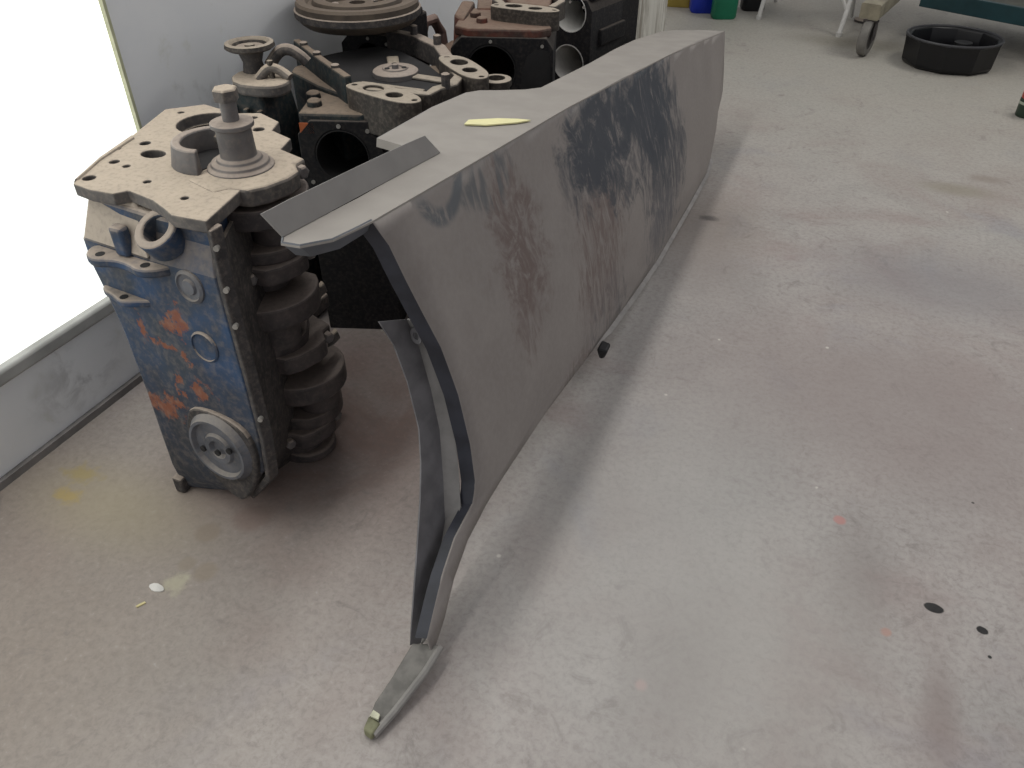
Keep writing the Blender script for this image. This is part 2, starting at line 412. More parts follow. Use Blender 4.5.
for i in range(1, 26):
    g = bm.verts[:] + bm.edges[:] + bm.faces[:]
    bmesh.ops.bisect_plane(bm, geom=g, plane_co=(0.6 + i * 0.095, 0, 0), plane_no=(1, 0, 0))
for i in range(1, 26):
    g = bm.verts[:] + bm.edges[:] + bm.faces[:]
    bmesh.ops.bisect_plane(bm, geom=g, plane_co=(0, i * 0.025 + .003, 0), plane_no=(0, 1, 0))
tp = sorted([(s, q) for s, q in topc] + [front[0], rear[-1]]); bt = sorted(bottom + [rear[0], rear[2]])
def bulge(s, q):
    a = interp(s, [t[0] for t in bt], [t[1] for t in bt]); b = interp(s, [t[0] for t in tp], [t[1] for t in tp])
    if s < .9: a = .11
    t = max(0, min(1, (q - a) / max(b - a, .02)))
    return 0.015 * math.sin(PI * t) ** 2 * min(1, max(0, (s - .75) / .5)) * min(1, max(.0, (2.98 - s) / .9)) - 0.010 * max(0, 0.12 - t) / 0.12
for v in bm.verts:
    P = fp(v.co.x, v.co.y, bulge(v.co.x, v.co.y)); v.co = P - Vector(FO)
me = bpy.data.meshes.new('outer_skin'); bmesh.ops.recalc_face_normals(bm, faces=bm.faces[:])
bm.normal_update()
if sum(fc.normal.x for fc in bm.faces) < 0: bmesh.ops.reverse_faces(bm, faces=bm.faces[:])
bm.to_mesh(me); bm.free(); me.materials.append(M['skin'])
me.polygons.foreach_set('use_smooth', [True] * len(me.polygons)); me.set_sharp_from_angle(angle=R(40))
skin = bpy.data.objects.new('outer_skin', me); COL.objects.link(skin); skin.parent = fender
sm = skin.modifiers.new('thickness', 'SOLIDIFY'); sm.thickness = 0.003; sm.offset = -1
# front return flange (dark), following the front edge
def dense(pts, n=4):
    out = []
    for i in range(len(pts) - 1):
        for j in range(n):
            t = j / n; out.append(tuple(a * (1 - t) + b * t for a, b in zip(pts[i], pts[i + 1])))
    return out + [pts[-1]]
fr = dense(front[:9], 3)
A = [fp(s, q, bulge(s, q) - 0.001) for s, q in fr]
Bc = [p - FN * 0.024 + Vector((0, -0.004, 0)) for p in A]
MB().strip(A, Bc, 0.003).build('front_return_flange', M['darkedge'], fender, FO)
fr2 = dense(front[8:], 3)
A = [fp(s, q, bulge(s, q) - 0.001) for s, q in fr2]
Bc = [p - FN * 0.020 + Vector((0, -0.003, 0)) for p in A]
MB().strip(A, Bc, 0.003).build('leg_return_flange', M['darkedge'], fender, FO)
# inner brace: two bent faces running from below the opening down to the foot
mC = [(-.531, .852, .448), (-.519, .860, .397), (-.500, .853, .325), (-.483, .842, .252), (-.466, .812, .185), (-.449, .778, .118), (-.428, .685, .045), (-.414, .612, .018)]
iC = [(-.545, .800, .472), (-.534, .815, .425), (-.520, .820, .355), (-.500, .808, .276), (-.485, .780, .232), (-.472, .747, .188), (-.452, .685, .115), (-.426, .601, .022)]
fC = [(-.500, .840, .455), (-.490, .854, .400), (-.472, .858, .325), (-.459, .848, .252), (-.444, .826, .190), (-.428, .795, .142), (-.414, .690, .085), (-.402, .606, .045)]
MB().strip(dense(mC), dense(iC), 0.003).build('inner_brace', M['brace'], fender, FO)
MB().strip(dense(fC), dense(mC), 0.003).build('brace_web', plain('pale_dusty_brace', (0.25, 0.24, 0.235), 0.6, 0, 0.3, 20), fender, FO)
MB().plate(circ(0, 0, .013, 18), [circ(0, 0, .006, 12)], 0, .002, frame((-.512, .845, .428), (-.35, -.93, .1)), True).build('plug_washer', M['brace'], fender, FO)
# foot: shallow channel lying on the floor
ftop = [(-.421, .600), (-.379, .614), (-.380, .566), (-.397, .496), (-.405, .472), (-.427, .478), (-.430, .500), (-.425, .540)]
fz = lambda y: 0.012 + 0.022 * max(0, min(1, (y - .47) / .14))
fb = MB()
fb.loft([[(x, y, fz(y) - 0.008) for x, y in ftop], [(x, y, fz(y)) for x, y in ftop]])
fb.build('foot', plain('worn_grey_foot', (0.20, 0.19, 0.175), 0.6, 0, 0.4, 40), fender, FO, bevel=0.003)
fb = MB()
fb.tube([(-.379, .612, .028), (-.381, .566, .026), (-.397, .497, .014), (-.408, .458, .010)], 0.006, 8)
fb.build('foot_edge', plain('pale_foot_edge', (0.30, 0.285, 0.27), 0.6), fender, FO)
tipm = MB(); tipm.loft([[(x, y, 0.002) for x, y in ((-.427, .478), (-.404, .474), (-.409, .452), (-.424, .456))], [(x, y, 0.018) for x, y in ((-.427, .478), (-.404, .474), (-.407, .454), (-.424, .457))]])
tipm.build('foot_tip', plain('olive_foot_tip', (0.22, 0.22, 0.13), 0.6, 0, 0.4, 60), fender, FO, bevel=0.003)
MB().prism([(-.424, .476), (-.410, .476), (-.412, .484), (-.424, .486)], 0.016, 0.021).build('paint_chip', M['chip'], fender, FO)
# top flange
def on_top(x, y, dz=0): return Vector((x, y, ztop(y) + dz))
edge = [(y, xtop(y)) for y in [.79 + i * (3.02 - .79) / 40 for i in range(41)]]
inn = [(-.592, 1.094), (-.621, 1.090), (-.718, 1.117), (-.738, 1.354), (-.735, 1.50), (-.722, 1.535), (-.688, 1.560), (-.645, 1.60), (-.624, 1.64), (-.629, 2.0), (-.650, 2.5), (-.640, 2.78), (-.615, 2.884)]
frontp = [(-.590, 0.85), (-.596, .690), (-.585, .674), (-.560, .677), (-.537, .712), (-.531, .76)]
poly = frontp + [(x + 0.001, y) for y, x in edge] + [(-.52, 2.99)] + inn[::-1]
bm = bmesh.new(); vv = [bm.verts.new((x, y, 0)) for x, y in poly]
bm.faces.new(vv)
for i in range(1, 24):
    g = bm.verts[:] + bm.edges[:] + bm.faces[:]
    bmesh.ops.bisect_plane(bm, geom=g, plane_co=(0, 0.67 + i * 0.1, 0), plane_no=(0, 1, 0))
bmesh.ops.recalc_face_normals(bm, faces=bm.faces[:])
for v in bm.verts: v.co = on_top(v.co.x, v.co.y) - Vector(FO)
bm.normal_update()
if sum(fc.normal.z for fc in bm.faces) < 0: bmesh.ops.reverse_faces(bm, faces=bm.faces[:])
me = bpy.data.meshes.new('top_flange'); bm.to_mesh(me); bm.free(); me.materials.append(M['flange'])
tf = bpy.data.objects.new('top_flange', me); COL.objects.link(tf); tf.parent = fender
sm = tf.modifiers.new('thickness', 'SOLIDIFY'); sm.thickness = 0.003; sm.offset = -1
# upright lip on the front strip
la = [on_top(-.5955 + .0055 * i / 10, .690 + .404 * i / 10) for i in range(11)]
lb = [p + Vector((-.012, -.004 - .022 * (i / 10) ** 6, .035)) for i, p in enumerate(la)]
lb[0] += Vector((0.0, -0.012, 0.0))
MB().strip(la, lb, 0.0025).build('upright_lip', M['lip'], fender, FO)
MB().strip([on_top(-.590, 1.094), on_top(-.621, 1.090), on_top(-.718, 1.117)], [on_top(-.590, 1.090, -.012), on_top(-.621, 1.086, -.014), on_top(-.718, 1.113, -.014)], 0.0025).build('notch_flange', M['flange'], fender, FO)
MB().strip([on_top(-.718, 1.117), on_top(-.738, 1.354), on_top(-.735, 1.50)], [on_top(-.716, 1.117, -.012), on_top(-.736, 1.354, -.012), on_top(-.733, 1.50, -.012)], 0.0025).build('inner_hem', M['lip'], fender, FO)
# rolled front nose under the strip
na = [on_top(-.596, .690), on_top(-.585, .674), on_top(-.560, .677), on_top(-.537, .712), on_top(-.531, .765), on_top(-.529, .790)]
nb = [p + Vector((-0.002 * i, 0.028 - 0.003 * i, -0.032 + 0.003 * i)) for i, p in enumerate(na)]
MB().strip(dense(na, 3), dense(nb, 3), 0.0025).build('nose_return', plain('blue_grey_return', (0.105, 0.112, 0.128), 0.5, 0, 0.2), fender, FO)
# pale hem along the lower edge
ha = [fp(s, q, bulge(s, q)) for s, q in dense(bottom[7:] + rear[:1], 3)]
hb = [p + Vector((.010, 0, -.006)) for p in ha]
hb[0] = ha[0] + Vector((.001, 0, -.001))
MB().strip(ha, hb, 0.002).build('lower_hem', plain('pale_hem', (0.33, 0.31, 0.30), 0.6), fender, FO)
rs = MB(); rs.loft([[(-.392, 1.415, .062), (-.366, 1.42, .060), (-.366, 1.455, .060), (-.392, 1.46, .062)], [(-.386, 1.425, .028), (-.374, 1.428, .030), (-.374, 1.448, .036), (-.386, 1.452, .034)]])
rs.build('rubber_stop', M['rubber'], fender, FO, bevel=0.006)
# a few rivet-like specks of the rear edge are left to the material
tag(MB().loft([[on_top(x, y, dz) for x, y in ((-.626, 1.262), (-.632, 1.292), (-.590, 1.330), (-.556, 1.346), (-.533, 1.350), (-.548, 1.322), (-.590, 1.276))] for dz in (0.0015, 0.004)]).build('tape_strip', M['tape']),
    'pale yellow tapered strip of tape on top of the grey fender', 'tape')

# ------------------------------------------------------------------ engine block standing on end, crank exposed (front left)
def blue_extra(k, p, c):
    # worn blue paint on the casting's outer side with orange paint showing through chips
    g = k.noise(p, 9, 5, 0.6, 0.6)
    c = k.mix(k.ramp(g, 0.35, 0.7), c, (0.05, 0.06, 0.075))
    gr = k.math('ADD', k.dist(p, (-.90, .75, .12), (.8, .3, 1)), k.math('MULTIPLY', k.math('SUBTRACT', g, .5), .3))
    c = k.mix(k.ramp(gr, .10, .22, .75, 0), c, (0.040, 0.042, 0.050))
    wob = k.math('MULTIPLY', k.math('SUBTRACT', k.noise(p, 55, 5, 0.7), 0.5), 0.085)
    for x, y, z, sx, sz, r in ((-.897, .76, .405, 1, .6, .016), (-.915, .76, .392, 1, 1, .014), (-.990, .77, .365, 2.2, .6, .016), (-.944, .76, .347, .5, 2.0, .012), (-.900, .76, .336, 1, 1, .008),
                               (-.99, .76, .205, .55, 1.0, .020), (-.955, .76, .225, .8, 1.2, .014), (-.887, .75, .275, .7, 1, .014), (-.93, .75, .28, 1, 1, .007), (-.93, .75, .255, 1, 1, .008)):
        d = k.math('ADD', k.dist(p, (x, y, z), (sx, .5, sz)), wob)
        c = k.mix(k.ramp(d, r * .6, r * 1.3, .9, 0), c, (0.24, 0.085, 0.045))
    return c
M['iron'] = dusty('grimy_iron', (0.060, 0.055, 0.055), (0.035, 0.033, 0.035), (0.36, 0.30, 0.25), 0.95, extra=None)
M['irondust'] = dusty('lit_dusty_iron', (0.12, 0.11, 0.105), (0.07, 0.065, 0.065), (0.47, 0.395, 0.315), 1.0)  # dust made paler to carry the window light on top faces
M['shelf'] = dusty('dusty_shelf', (0.16, 0.15, 0.15), (0.10, 0.10, 0.11), (0.44, 0.375, 0.31), 1.0, lo=-0.1, hi=0.25)
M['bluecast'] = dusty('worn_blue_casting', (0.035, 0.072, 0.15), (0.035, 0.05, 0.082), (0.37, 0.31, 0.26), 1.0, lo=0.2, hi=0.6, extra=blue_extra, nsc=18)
M['crank'] = dusty('grimy_crank', (0.075, 0.063, 0.062), (0.04, 0.036, 0.038), (0.24, 0.195, 0.17), 0.7, rough=0.6)
M['steel'] = dusty('dull_steel', (0.15, 0.142, 0.142), (0.10, 0.095, 0.098), (0.36, 0.30, 0.255), 0.95, rough=0.5)
M['plug'] = dusty('grey_plug', (0.13, 0.135, 0.155), (0.08, 0.085, 0.10), (0.33, 0.29, 0.25), 0.6, rough=0.5)
M['pin'] = plain('pin_glint', (0.42, 0.40, 0.37), 0.35, 0.3)  # light reflecting off small holes and dowels, painted as a pale colour
M['hole'] = plain('hole_shade', (0.02, 0.019, 0.02), 0.8)  # near-black paints the shade inside holes, bores and recesses

E1 = (-0.96, 0.93, 0.0)
eng1 = thing('engine_block', 'upright engine block with worn blue paint and exposed crankshaft by the window', 'engine block', E1)
ZT1 = 0.600
top1 = [(-1.058, .786), (-1.018, .779), (-.975, .782), (-.962, .800), (-.905, .788), (-.868, .772), (-.845, .760), (-.786, .763), (-.800, .83), (-.815, .90), (-.85, .90), (-.885, .935), (-.88, .985), (-.845, 1.01), (-.862, 1.07), (-.915, 1.09), (-.93, 1.13), (-.988, 1.155), (-1.03, 1.135), (-1.114, 1.153), (-1.164, 1.102), (-1.123, .977), (-1.096, .878)]
holes1 = [circ(-1.052, .812, .010, 16), circ(-1.064, .876, .008, 14), circ(-1.076, .957, .009, 14), circ(-1.033, .870, .006, 12), circ(-.959, .836, .006, 12), circ(-.866, .812, .006, 12),
          circ(-1.030, .926, .022, 20, .016), circ(-1.045, 1.075, .052, 28), circ(-1.125, 1.10, .006, 12), circ(-1.10, .92, .005, 10), circ(-.94, 1.085, .010, 14), circ(-.985, 1.13, .007, 12)]
MB().plate(top1, holes1, ZT1 - 0.020, ZT1, hole_floor=True).build('front_face_plate', M['irondust'], eng1, E1, bevel=0.002)
# main casting: loft of stacked outlines (front edge bulges into the dusty shelf, tapers to the floor)
def ring1(fl, fr, rr, br, bl, ml, z): return [(*fl, z), ((fl[0] + fr[0]) / 2, (fl[1] + fr[1]) / 2 - .004, z), (*fr, z), (*rr, z), (*br, z), (*bl, z), (*ml, z)]
lay = [((-1.05, .800), (-.80, .782), (-.86, .90), (-.90, 1.06), (-1.12, 1.12), (-1.10, .95), .575),
       ((-1.055, .800), (-.802, .780), (-.86, .90), (-.90, 1.06), (-1.12, 1.12), (-1.10, .95), .548),
       ((-1.078, .782), (-.795, .764), (-.85, .90), (-.90, 1.05), (-1.12, 1.12), (-1.10, .95), .505),
       ((-1.078, .781), (-.790, .760), (-.85, .90), (-.90, 1.05), (-1.12, 1.12), (-1.10, .95), .46),
       ((-1.060, .775), (-.785, .756), (-.85, .90), (-.90, 1.05), (-1.11, 1.12), (-1.09, .95), .41),
       ((-1.046, .771), (-.778, .750), (-.84, .90), (-.89, 1.05), (-1.11, 1.12), (-1.09, .95), .34),
       ((-1.030, .761), (-.770, .742), (-.84, .90), (-.89, 1.05), (-1.10, 1.12), (-1.08, .95), .22),
       ((-1.020, .752), (-.775, .740), (-.84, .90), (-.89, 1.05), (-1.10, 1.12), (-1.08, .95), .14),
       ((-1.013, .746), (-.835, .745), (-.85, .89), (-.89, 1.04), (-1.10, 1.12), (-1.07, .95), .062),
       ((-1.008, .750), (-.895, .790), (-.87, .89), (-.90, 1.03), (-1.09, 1.11), (-1.07, .95), .0)]
body = MB(); body.loft([ring1(*a)[::-1] for a in lay])
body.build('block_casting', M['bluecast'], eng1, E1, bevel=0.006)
# outer rail that carries the bolt-hole glints, along the dark right edge
rail = MB(); ra = [(-.793, .765, .585), (-.789, .757, .50), (-.784, .752, .42), (-.776, .746, .33), (-.768, .738, .22), (-.776, .737, .13), (-.84, .748, .05)]
rb = [(x + .006, y + .020, z + .003) for x, y, z in ra]
rail.strip(dense(ra, 3), dense(rb, 3), 0.012).build('sump_rail', M['iron'], eng1, E1, bevel=0.002)
for x, y, z in ((-.780, .766, .560), (-.776, .760, .495), (-.772, .756, .435), (-.758, .744, .265)):
    MB().cyl((x, y, z), (x + .003, y - .007, z), 0.0042, n=10).build('bolt_hole_glint', M['pin'], eng1, E1)  # pale stubs stand for light reflecting in the rail's bolt holes
sa = [(a[1][0] + .003, a[1][1] + .004, a[6]) for a in lay[1:]]; sb_ = [(a[2][0] + .004, a[2][1], a[6]) for a in lay[1:]]
MB().strip(sa, sb_, 0.006).build('pan_side_panel', M['iron'], eng1, E1)
# side bosses and lugs on the blue face
def face_disc(x, z, r, prof, name, mat, n=32, yoff=0.0, parent=None, label=None):
    y = interp(z, [0, .14, .22, .34, .46, .505], [.748, .746, .752, .760, .770, .772]) + (x + .92) * -0.07 + yoff
    m = frame((x, y, z), (-0.07, -1, 0.05))
    return MB().lathe([(a * r, b) for a, b in prof], n, m).build(name, mat, parent or eng1, E1, bevel=0.0)
face_disc(-.853, .478, .023, ((1.25, -.01), (1.2, .004), (1.0, .007), (.92, .004), (.6, .003), (.5, .007), (.0, .007)), 'core_plug', M['plug'])
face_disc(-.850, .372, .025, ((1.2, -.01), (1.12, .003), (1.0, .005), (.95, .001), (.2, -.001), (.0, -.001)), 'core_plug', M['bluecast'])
cp = face_disc(-.858, .170, .062, ((1.18, -.012), (1.14, .004), (1.02, .012), (.98, .018), (.90, .018), (.84, .010), (.52, .010), (.46, .015), (.30, .015), (.22, .008), (0, .008)), 'cover_disc', M['plug'], 40, yoff=-.002)
for dx, dz in ((.0, -.004), (-.034, -.008), (.030, .012)):
    MB().lathe([(.006, 0), (.006, .004), (.0, .004)], 10, frame((-.858 + dx, .7275 - dx * .07, .170 + dz), (-.07, -1, .05))).build('cover_hole', M['hole'], cp, E1)
hs = MB(); hs.prism(smooth_poly([(-.075, .03), (-.08, -.03), (-.04, -.085), (.005, -.12), (.03, -.115), (.07, -.05), (.08, .03), (.05, .07), (-.05, .075)], 2), -.02, .006, frame((-.858, .742, .170), (-.07, -1, .05), (1, 0, 0)))
hs.build('cover_housing', M['iron'], eng1, E1, bevel=0.004)
MB().lathe([(.007, 0), (.007, .003), (0, .003)], 10, frame((-.842, .735, .066), (-.07, -1, .05))).build('bolt_hole', M['hole'], eng1, E1)
MB().box((-1.003, .746, .018), (.022, .02, .036)).build('corner_lug', M['iron'], eng1, E1, bevel=0.004)
# mounting lugs with dusty tops
lg = MB(); lg.prism(smooth_poly([(-1.05, .79), (-1.045, .752), (-1.015, .738), (-.985, .752), (-.955, .750), (-.925, .740), (-.895, .755), (-.875, .79)], 2), .487, .503)
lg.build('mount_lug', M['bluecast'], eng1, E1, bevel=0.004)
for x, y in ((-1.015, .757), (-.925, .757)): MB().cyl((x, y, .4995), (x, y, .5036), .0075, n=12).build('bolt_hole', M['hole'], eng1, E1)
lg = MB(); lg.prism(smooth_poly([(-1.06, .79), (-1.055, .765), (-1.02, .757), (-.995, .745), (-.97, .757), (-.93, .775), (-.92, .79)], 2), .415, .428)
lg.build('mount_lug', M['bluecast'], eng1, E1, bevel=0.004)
MB().cyl((-.998, .759, .4245), (-.998, .759, .4288), .007, n=12).build('bolt_hole', M['hole'], eng1, E1)
# port boss on the front edge and the shelf behind it
m = frame((-.893, .772, .560), (-0.05, -.55, .83))
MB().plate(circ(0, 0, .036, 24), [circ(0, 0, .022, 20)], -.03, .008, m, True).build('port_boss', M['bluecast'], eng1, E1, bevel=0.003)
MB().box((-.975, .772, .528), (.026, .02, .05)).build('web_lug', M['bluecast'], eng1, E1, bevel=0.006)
MB().loft([[(-1.074, .779, .505), (-.92, .764, .505), (-.95, .80, .51), (-1.07, .82, .51)], [(-1.052, .802, .582), (-.955, .800, .582), (-.955, .81, .582), (-1.052, .82, .582)]]).build('shelf', M['shelf'], eng1, E1, bevel=0.006)
# raised left rail of the front face
MB().loft([[(a, b, ZT1 - .002) for a, b in ((-1.058, .800), (-1.085, .87), (-1.105, .965), (-1.120, .975), (-1.096, .878), (-1.062, .79))], [(a, b, ZT1 + .003) for a, b in ((-1.062, .800), (-1.088, .87), (-1.108, .965), (-1.118, .972), (-1.094, .876), (-1.062, .795))]]).build('edge_rail', M['irondust'], eng1, E1, bevel=0.002)
# arched boss beside the big bore
ab = MB(); N = 14
def arc(r0, r1, z): return [(-.922 + r0 * math.cos(R(118 + 172 * i / N)), .945 + r1 * math.sin(R(118 + 172 * i / N)), z) for i in range(N + 1)]
def ringz(z, g): return arc(.066 - g, .066 - g, z) + arc(.042, .046, z)[::-1]
ab.loft([ringz(ZT1 - .002, 0), ringz(ZT1 + .012, .003), ringz(ZT1 + .036, .008)])
ab.build('arched_boss', M['steel'], eng1, E1, bevel=0.003)
MB().cyl((-.975, 1.000, ZT1 + .016), (-.915, .985, ZT1 + .016), .012, n=14).build('boss_tube', M['irondust'], eng1, E1)
MB().prism(smooth_poly([(-.965, .935), (-.940, .895), (-.910, .89), (-.905, .93), (-.915, .975), (-.955, .985)], 1), ZT1 - .001, ZT1 + .0015).build('boss_pocket', M['hole'], eng1, E1)  # flat dark patch paints the shade inside the boss
# crank snout standing on the front face with hub, collar and bolt
AX, AY = -.862, .938
sn = MB(); sn.lathe([(.052, .592), (.052, .604), (.046, .607), (.044, .612), (.036, .613), (.034, .618), (.028, .620), (.027, .664), (.033, .666), (.033, .673), (.014, .675)], 32, Matrix.Translation((AX, AY, 0)))
sn.build('crank_hub', M['steel'], eng1, E1, bevel=0.0012)
bs = MB(); bs.lathe([(.0125, .670), (.0125, .708)], 18, Matrix.Translation((AX, AY, 0))); bs.build('hub_bolt_shank', M['steel'], eng1, E1)
MB().lathe([(.0195, .705), (.0195, .721), (.017, .724)], 6, Matrix.Translation((AX, AY, 0))).build('hub_bolt_head', M['irondust'], eng1, E1, bevel=0.0015)
# bearing caps and crank: caps straddle the axis and face right / towards the camera
CA = R(-18)
def cap(z, t, w=.150, d=.085, name='main_bearing_cap', mat='crank'):
    m = Matrix.Translation((AX, AY, 0)) @ Matrix.Rotation(CA, 4, 'Z')
    poly = [(-.02, -w / 2), (d * .55, -w / 2), (d * .62, -w * .36), (d * .9, -w * .28), (d, -w * .12), (d, w * .12), (d * .9, w * .28), (d * .62, w * .36), (d * .55, w / 2), (-.02, w / 2)]
    o = MB().prism(poly, z, z + t, m).build(name, M[mat], eng1, E1, bevel=0.005)
    for sy in (-1, 1):
        MB().lathe([(.011, 0), (.011, .012), (.008, .014)], 6, m @ frame((d * .58, sy * w * .40, z + t / 2), (1, 0, 0))).build('cap_bolt', M['steel'], o, E1)
    return o
def web(z, t, ang, off, r, name='counterweight'):
    m = Matrix.Translation((AX, AY, 0)) @ Matrix.Rotation(CA + R(ang), 4, 'Z')
    poly = []
    for i in range(19):
        a = R(-105 + 210 * i / 18); poly.append((off + r * math.cos(a), r * math.sin(a)))
    poly += [(-.045, .038), (-.060, .015), (-.060, -.015), (-.045, -.038)]
    MB().prism(poly, z, z + t, m).build(name, M['crank'], eng1, E1, bevel=0.004)
def journal(z0, z1, r, ang=0, off=0, name='journal'):
    x = AX + off * math.cos(CA + R(ang)); y = AY + off * math.sin(CA + R(ang))
    MB().cyl((x, y, z0), (x, y, z1), r, n=24).build(name, M['crank'], eng1, E1)
cap(.572, .030, .17, .095, mat='irondust')
web(.528, .034, 30, .016, .084)
journal(.478, .530, .040, 40, .034, 'rod_journal')
web(.456, .024, 55, .012, .070)
cap(.426, .032, .15, .085)
journal(.396, .430, .038, 0, .010)
web(.352, .040, -35, .018, .088)
journal(.300, .355, .042, -30, .044, 'rod_journal')
web(.280, .024, -75, .016, .070)
cap(.248, .036, .16, .092)
journal(.215, .250, .038, 0, .0)
web(.172, .040, 40, .030, .082)
journal(.120, .175, .042, 45, .052, 'rod_journal')
web(.092, .028, 75, .022, .074)
cap(.062, .034, .14, .082)
journal(.0, .066, .046, 0, .004, 'crank_flange')
MB().lathe([(.050, .004), (.053, .008), (.053, .022), (.048, .026)], 30, Matrix.Translation((AX + .016, AY + .004, 0))).build('seal_flange', M['crank'], eng1, E1, bevel=0.002)
# pan-side skirt and webs behind the crank
for z in (.08, .26, .43):
    MB().box((-.885, 1.03, z + .016), (.08, .10, .030)).build('bulkhead', M['iron'], eng1, E1, bevel=0.004)
for z, dx in ((.335, 0), (.235, .012)):
    MB().loft([[(AX + .055 + dx, AY + .045, z), (AX + .072 + dx, AY + .050, z + .012), (AX + .070 + dx, AY + .075, z + .010), (AX + .050 + dx, AY + .08, z)],
               [(AX + .062 + dx, AY + .050, z + .030), (AX + .070 + dx, AY + .055, z + .032), (AX + .068 + dx, AY + .07, z + .030), (AX + .058 + dx, AY + .075, z + .032)]]).build('oil_slinger_tab', M['irondust'], eng1, E1, bevel=0.003)

# ------------------------------------------------------------------ generic block standing on end; local z = crank axis, banks point outwards
def poly_rot(p, a): return [(x * math.cos(a) - y * math.sin(a), x * math.sin(a) + y * math.cos(a)) for x, y in p]
def block(name, label, loc, rot, H, banks, mats, D=.27, hw=.09, bore=.050, nb=4, sp=.115, top_gap=.068, width=.13, boremat=None, pins=True, side_pocket=False, group=None, off=0.0):
    t = thing(name, label, 'engine block', loc, rot, group)
    cas, dark = mats
    cc = [(.10, -width), (.03, -width * 1.05), (-.10, -width), (-.13, -width * .8), (-.13, width * .8), (-.10, width), (.03, width * 1.05), (.10, width)]
    if len(banks) == 1: cc = poly_rot([(.06, -width * .7), (-.07, -width * .8), (-.09, -width * .5), (-.09, width * .5), (-.07, width * .8), (.06, width * .7)], banks[0])
    MB().prism(cc, 0, H, None).build('crankcase', cas, t, bevel=0.006)
    for a in banks:
        e = Vector((math.cos(a), math.sin(a), 0)); 
        # plate frame: x = across the bank, y = crank axis (up), z = out of the deck
        m = Matrix(((math.sin(a), 0, math.cos(a), 0), (-math.cos(a), 0, math.sin(a), 0), (0, 1, 0, 0), (0, 0, 0, 1)))
        m = Matrix((( -math.sin(a), 0, math.cos(a), 0), (math.cos(a), 0, math.sin(a), 0), (0, 1, 0, 0), (0, 0, 0, 1)))
        hs = [circ(off, H - .022 - top_gap - i * sp, bore, 28) for i in range(nb)]
        outer = [(-hw, .0), (hw, .0), (hw, H - .055), (hw - .02, H - .025), (-hw + .03, H - .025), (-hw, H - .055)]
        bk = MB(); bk.plate(outer, hs, .06, D, m, hole_floor=True)
        b = bk.build('cylinder_bank', dark, t, bevel=0.0025)
        for i in range(nb):
            zc = H - .022 - top_gap - i * sp
            L = MB(); mm = m @ Matrix.Translation((off, zc, 0))
            L.lathe([(bore * .995, .10), (bore * .995, D + .0006), (bore * .955, D + .0006), (bore * .955, .10)], 28, mm, closed=True)
            L.build('cylinder_liner', boremat or M['hole'], b)
        if pins:
            for xx, zz in ((-hw + .018, H - .16), (hw - .03, H - .045), (-hw + .02, H - .28), (off, H - .036)):
                MB().lathe([(.0045, 0), (.0045, .003), (0, .003)], 10, m @ Matrix.Translation((xx, zz, D - .0005))).build('dowel_pin', M['pin'], b)
            for i in range(nb):
                for sx in (-1, 1):
                    MB().lathe([(.007, -.01), (.007, .0007), (0, .0007)], 10, m @ Matrix.Translation((sx * (hw - .012), H - .022 - top_gap - (i + .5) * sp, D))).build('bolt_hole', M['hole'], b)
        if side_pocket:
            MB().prism(smooth_poly([(hw * .35, H - .20), (hw * .95, H - .20), (hw * .95, H - .06), (hw * .7, H - .05), (hw * .42, H - .08)], 1), D - .002, D + .001, m).build('side_recess_shade', M['hole'], b)  # flat dark patch paints the shade of a recess beside the bore
    return t

M['teal'] = dusty('dark_teal_casting', (0.020, 0.032, 0.036), (0.014, 0.018, 0.022), (0.25, 0.195, 0.148), 0.9, nsc=22)
def red_extra(k, p, c): return k.mix(k.ramp(k.noise(p, 12, 5, .6), .42, .62, 0, .8), c, (0.16, 0.045, 0.03))
M['red'] = dusty('rusty_red_casting', (0.075, 0.036, 0.029), (0.04, 0.028, 0.026), (0.24, 0.172, 0.13), 0.85, extra=red_extra, nsc=20)
M['black'] = dusty('shaded_black_iron', (0.010, 0.010, 0.012), (0.006, 0.006, 0.008), (0.11, 0.092, 0.078), 0.75)  # dark iron, with the fender's shadow over the decks painted in
M['pad'] = dusty('machined_pad', (0.05, 0.043, 0.038), (0.03, 0.026, 0.025), (0.38, 0.325, 0.26), 1.0, rough=0.5)
M['bright_bore'] = plain('lit_honed_bore', (0.72, 0.71, 0.68), 0.35, 0.0, 0.12, 60)  # pale tone paints window light onto the honed bore walls
M['orange'] = plain('orange_paint', (0.45, 0.12, 0.04), 0.6)

H2 = .545
e2 = block('engine_block', 'dark V-shaped engine block with open timing chest behind the blue block', (-1.06, 1.614, 0), R(-25), H2, (R(-45), R(45)), (M['teal'], M['black']), top_gap=.080, bore=.058, nb=1)
# front of the block (facing up): chest floor, walls, water-pump pads, hub
def arm(pts, w, z0, z1, name, mat, parent, bev=.004):
    """wall of constant width following a path"""
    P = [Vector((x, y)) for x, y in pts]; Lf = []; Rt = []
    for i, p in enumerate(P):
        d = (P[min(i + 1, len(P) - 1)] - P[max(i - 1, 0)]).normalized(); n = Vector((-d.y, d.x)) * w / 2
        Lf.append(tuple(p + n)); Rt.append(tuple(p - n))
    return MB().prism(Lf + Rt[::-1], z0, z1).build(name, mat, parent, bevel=bev)
def pump_pad(cx, cy, ang, z0, z1, parent, name='water_port_pad'):
    m = Matrix.Translation((cx, cy, 0)) @ Matrix.Rotation(ang, 4, 'Z')
    out = smooth_poly([(-.098, -.010), (-.09, -.026), (-.055, -.034), (.03, -.036), (.075, -.030), (.10, -.012), (.098, .010), (.06, .030), (-.05, .034), (-.088, .018)], 2)
    pd = MB().plate(out, [circ(-.034, .002, .024, 20, .019), circ(.030, -.002, .019, 20, .016), circ(-.082, -.006, .006, 10), circ(.084, 0, .006, 10)], z0, z1, m, True).build(name, M['pad'], parent, bevel=.002)
    return pd
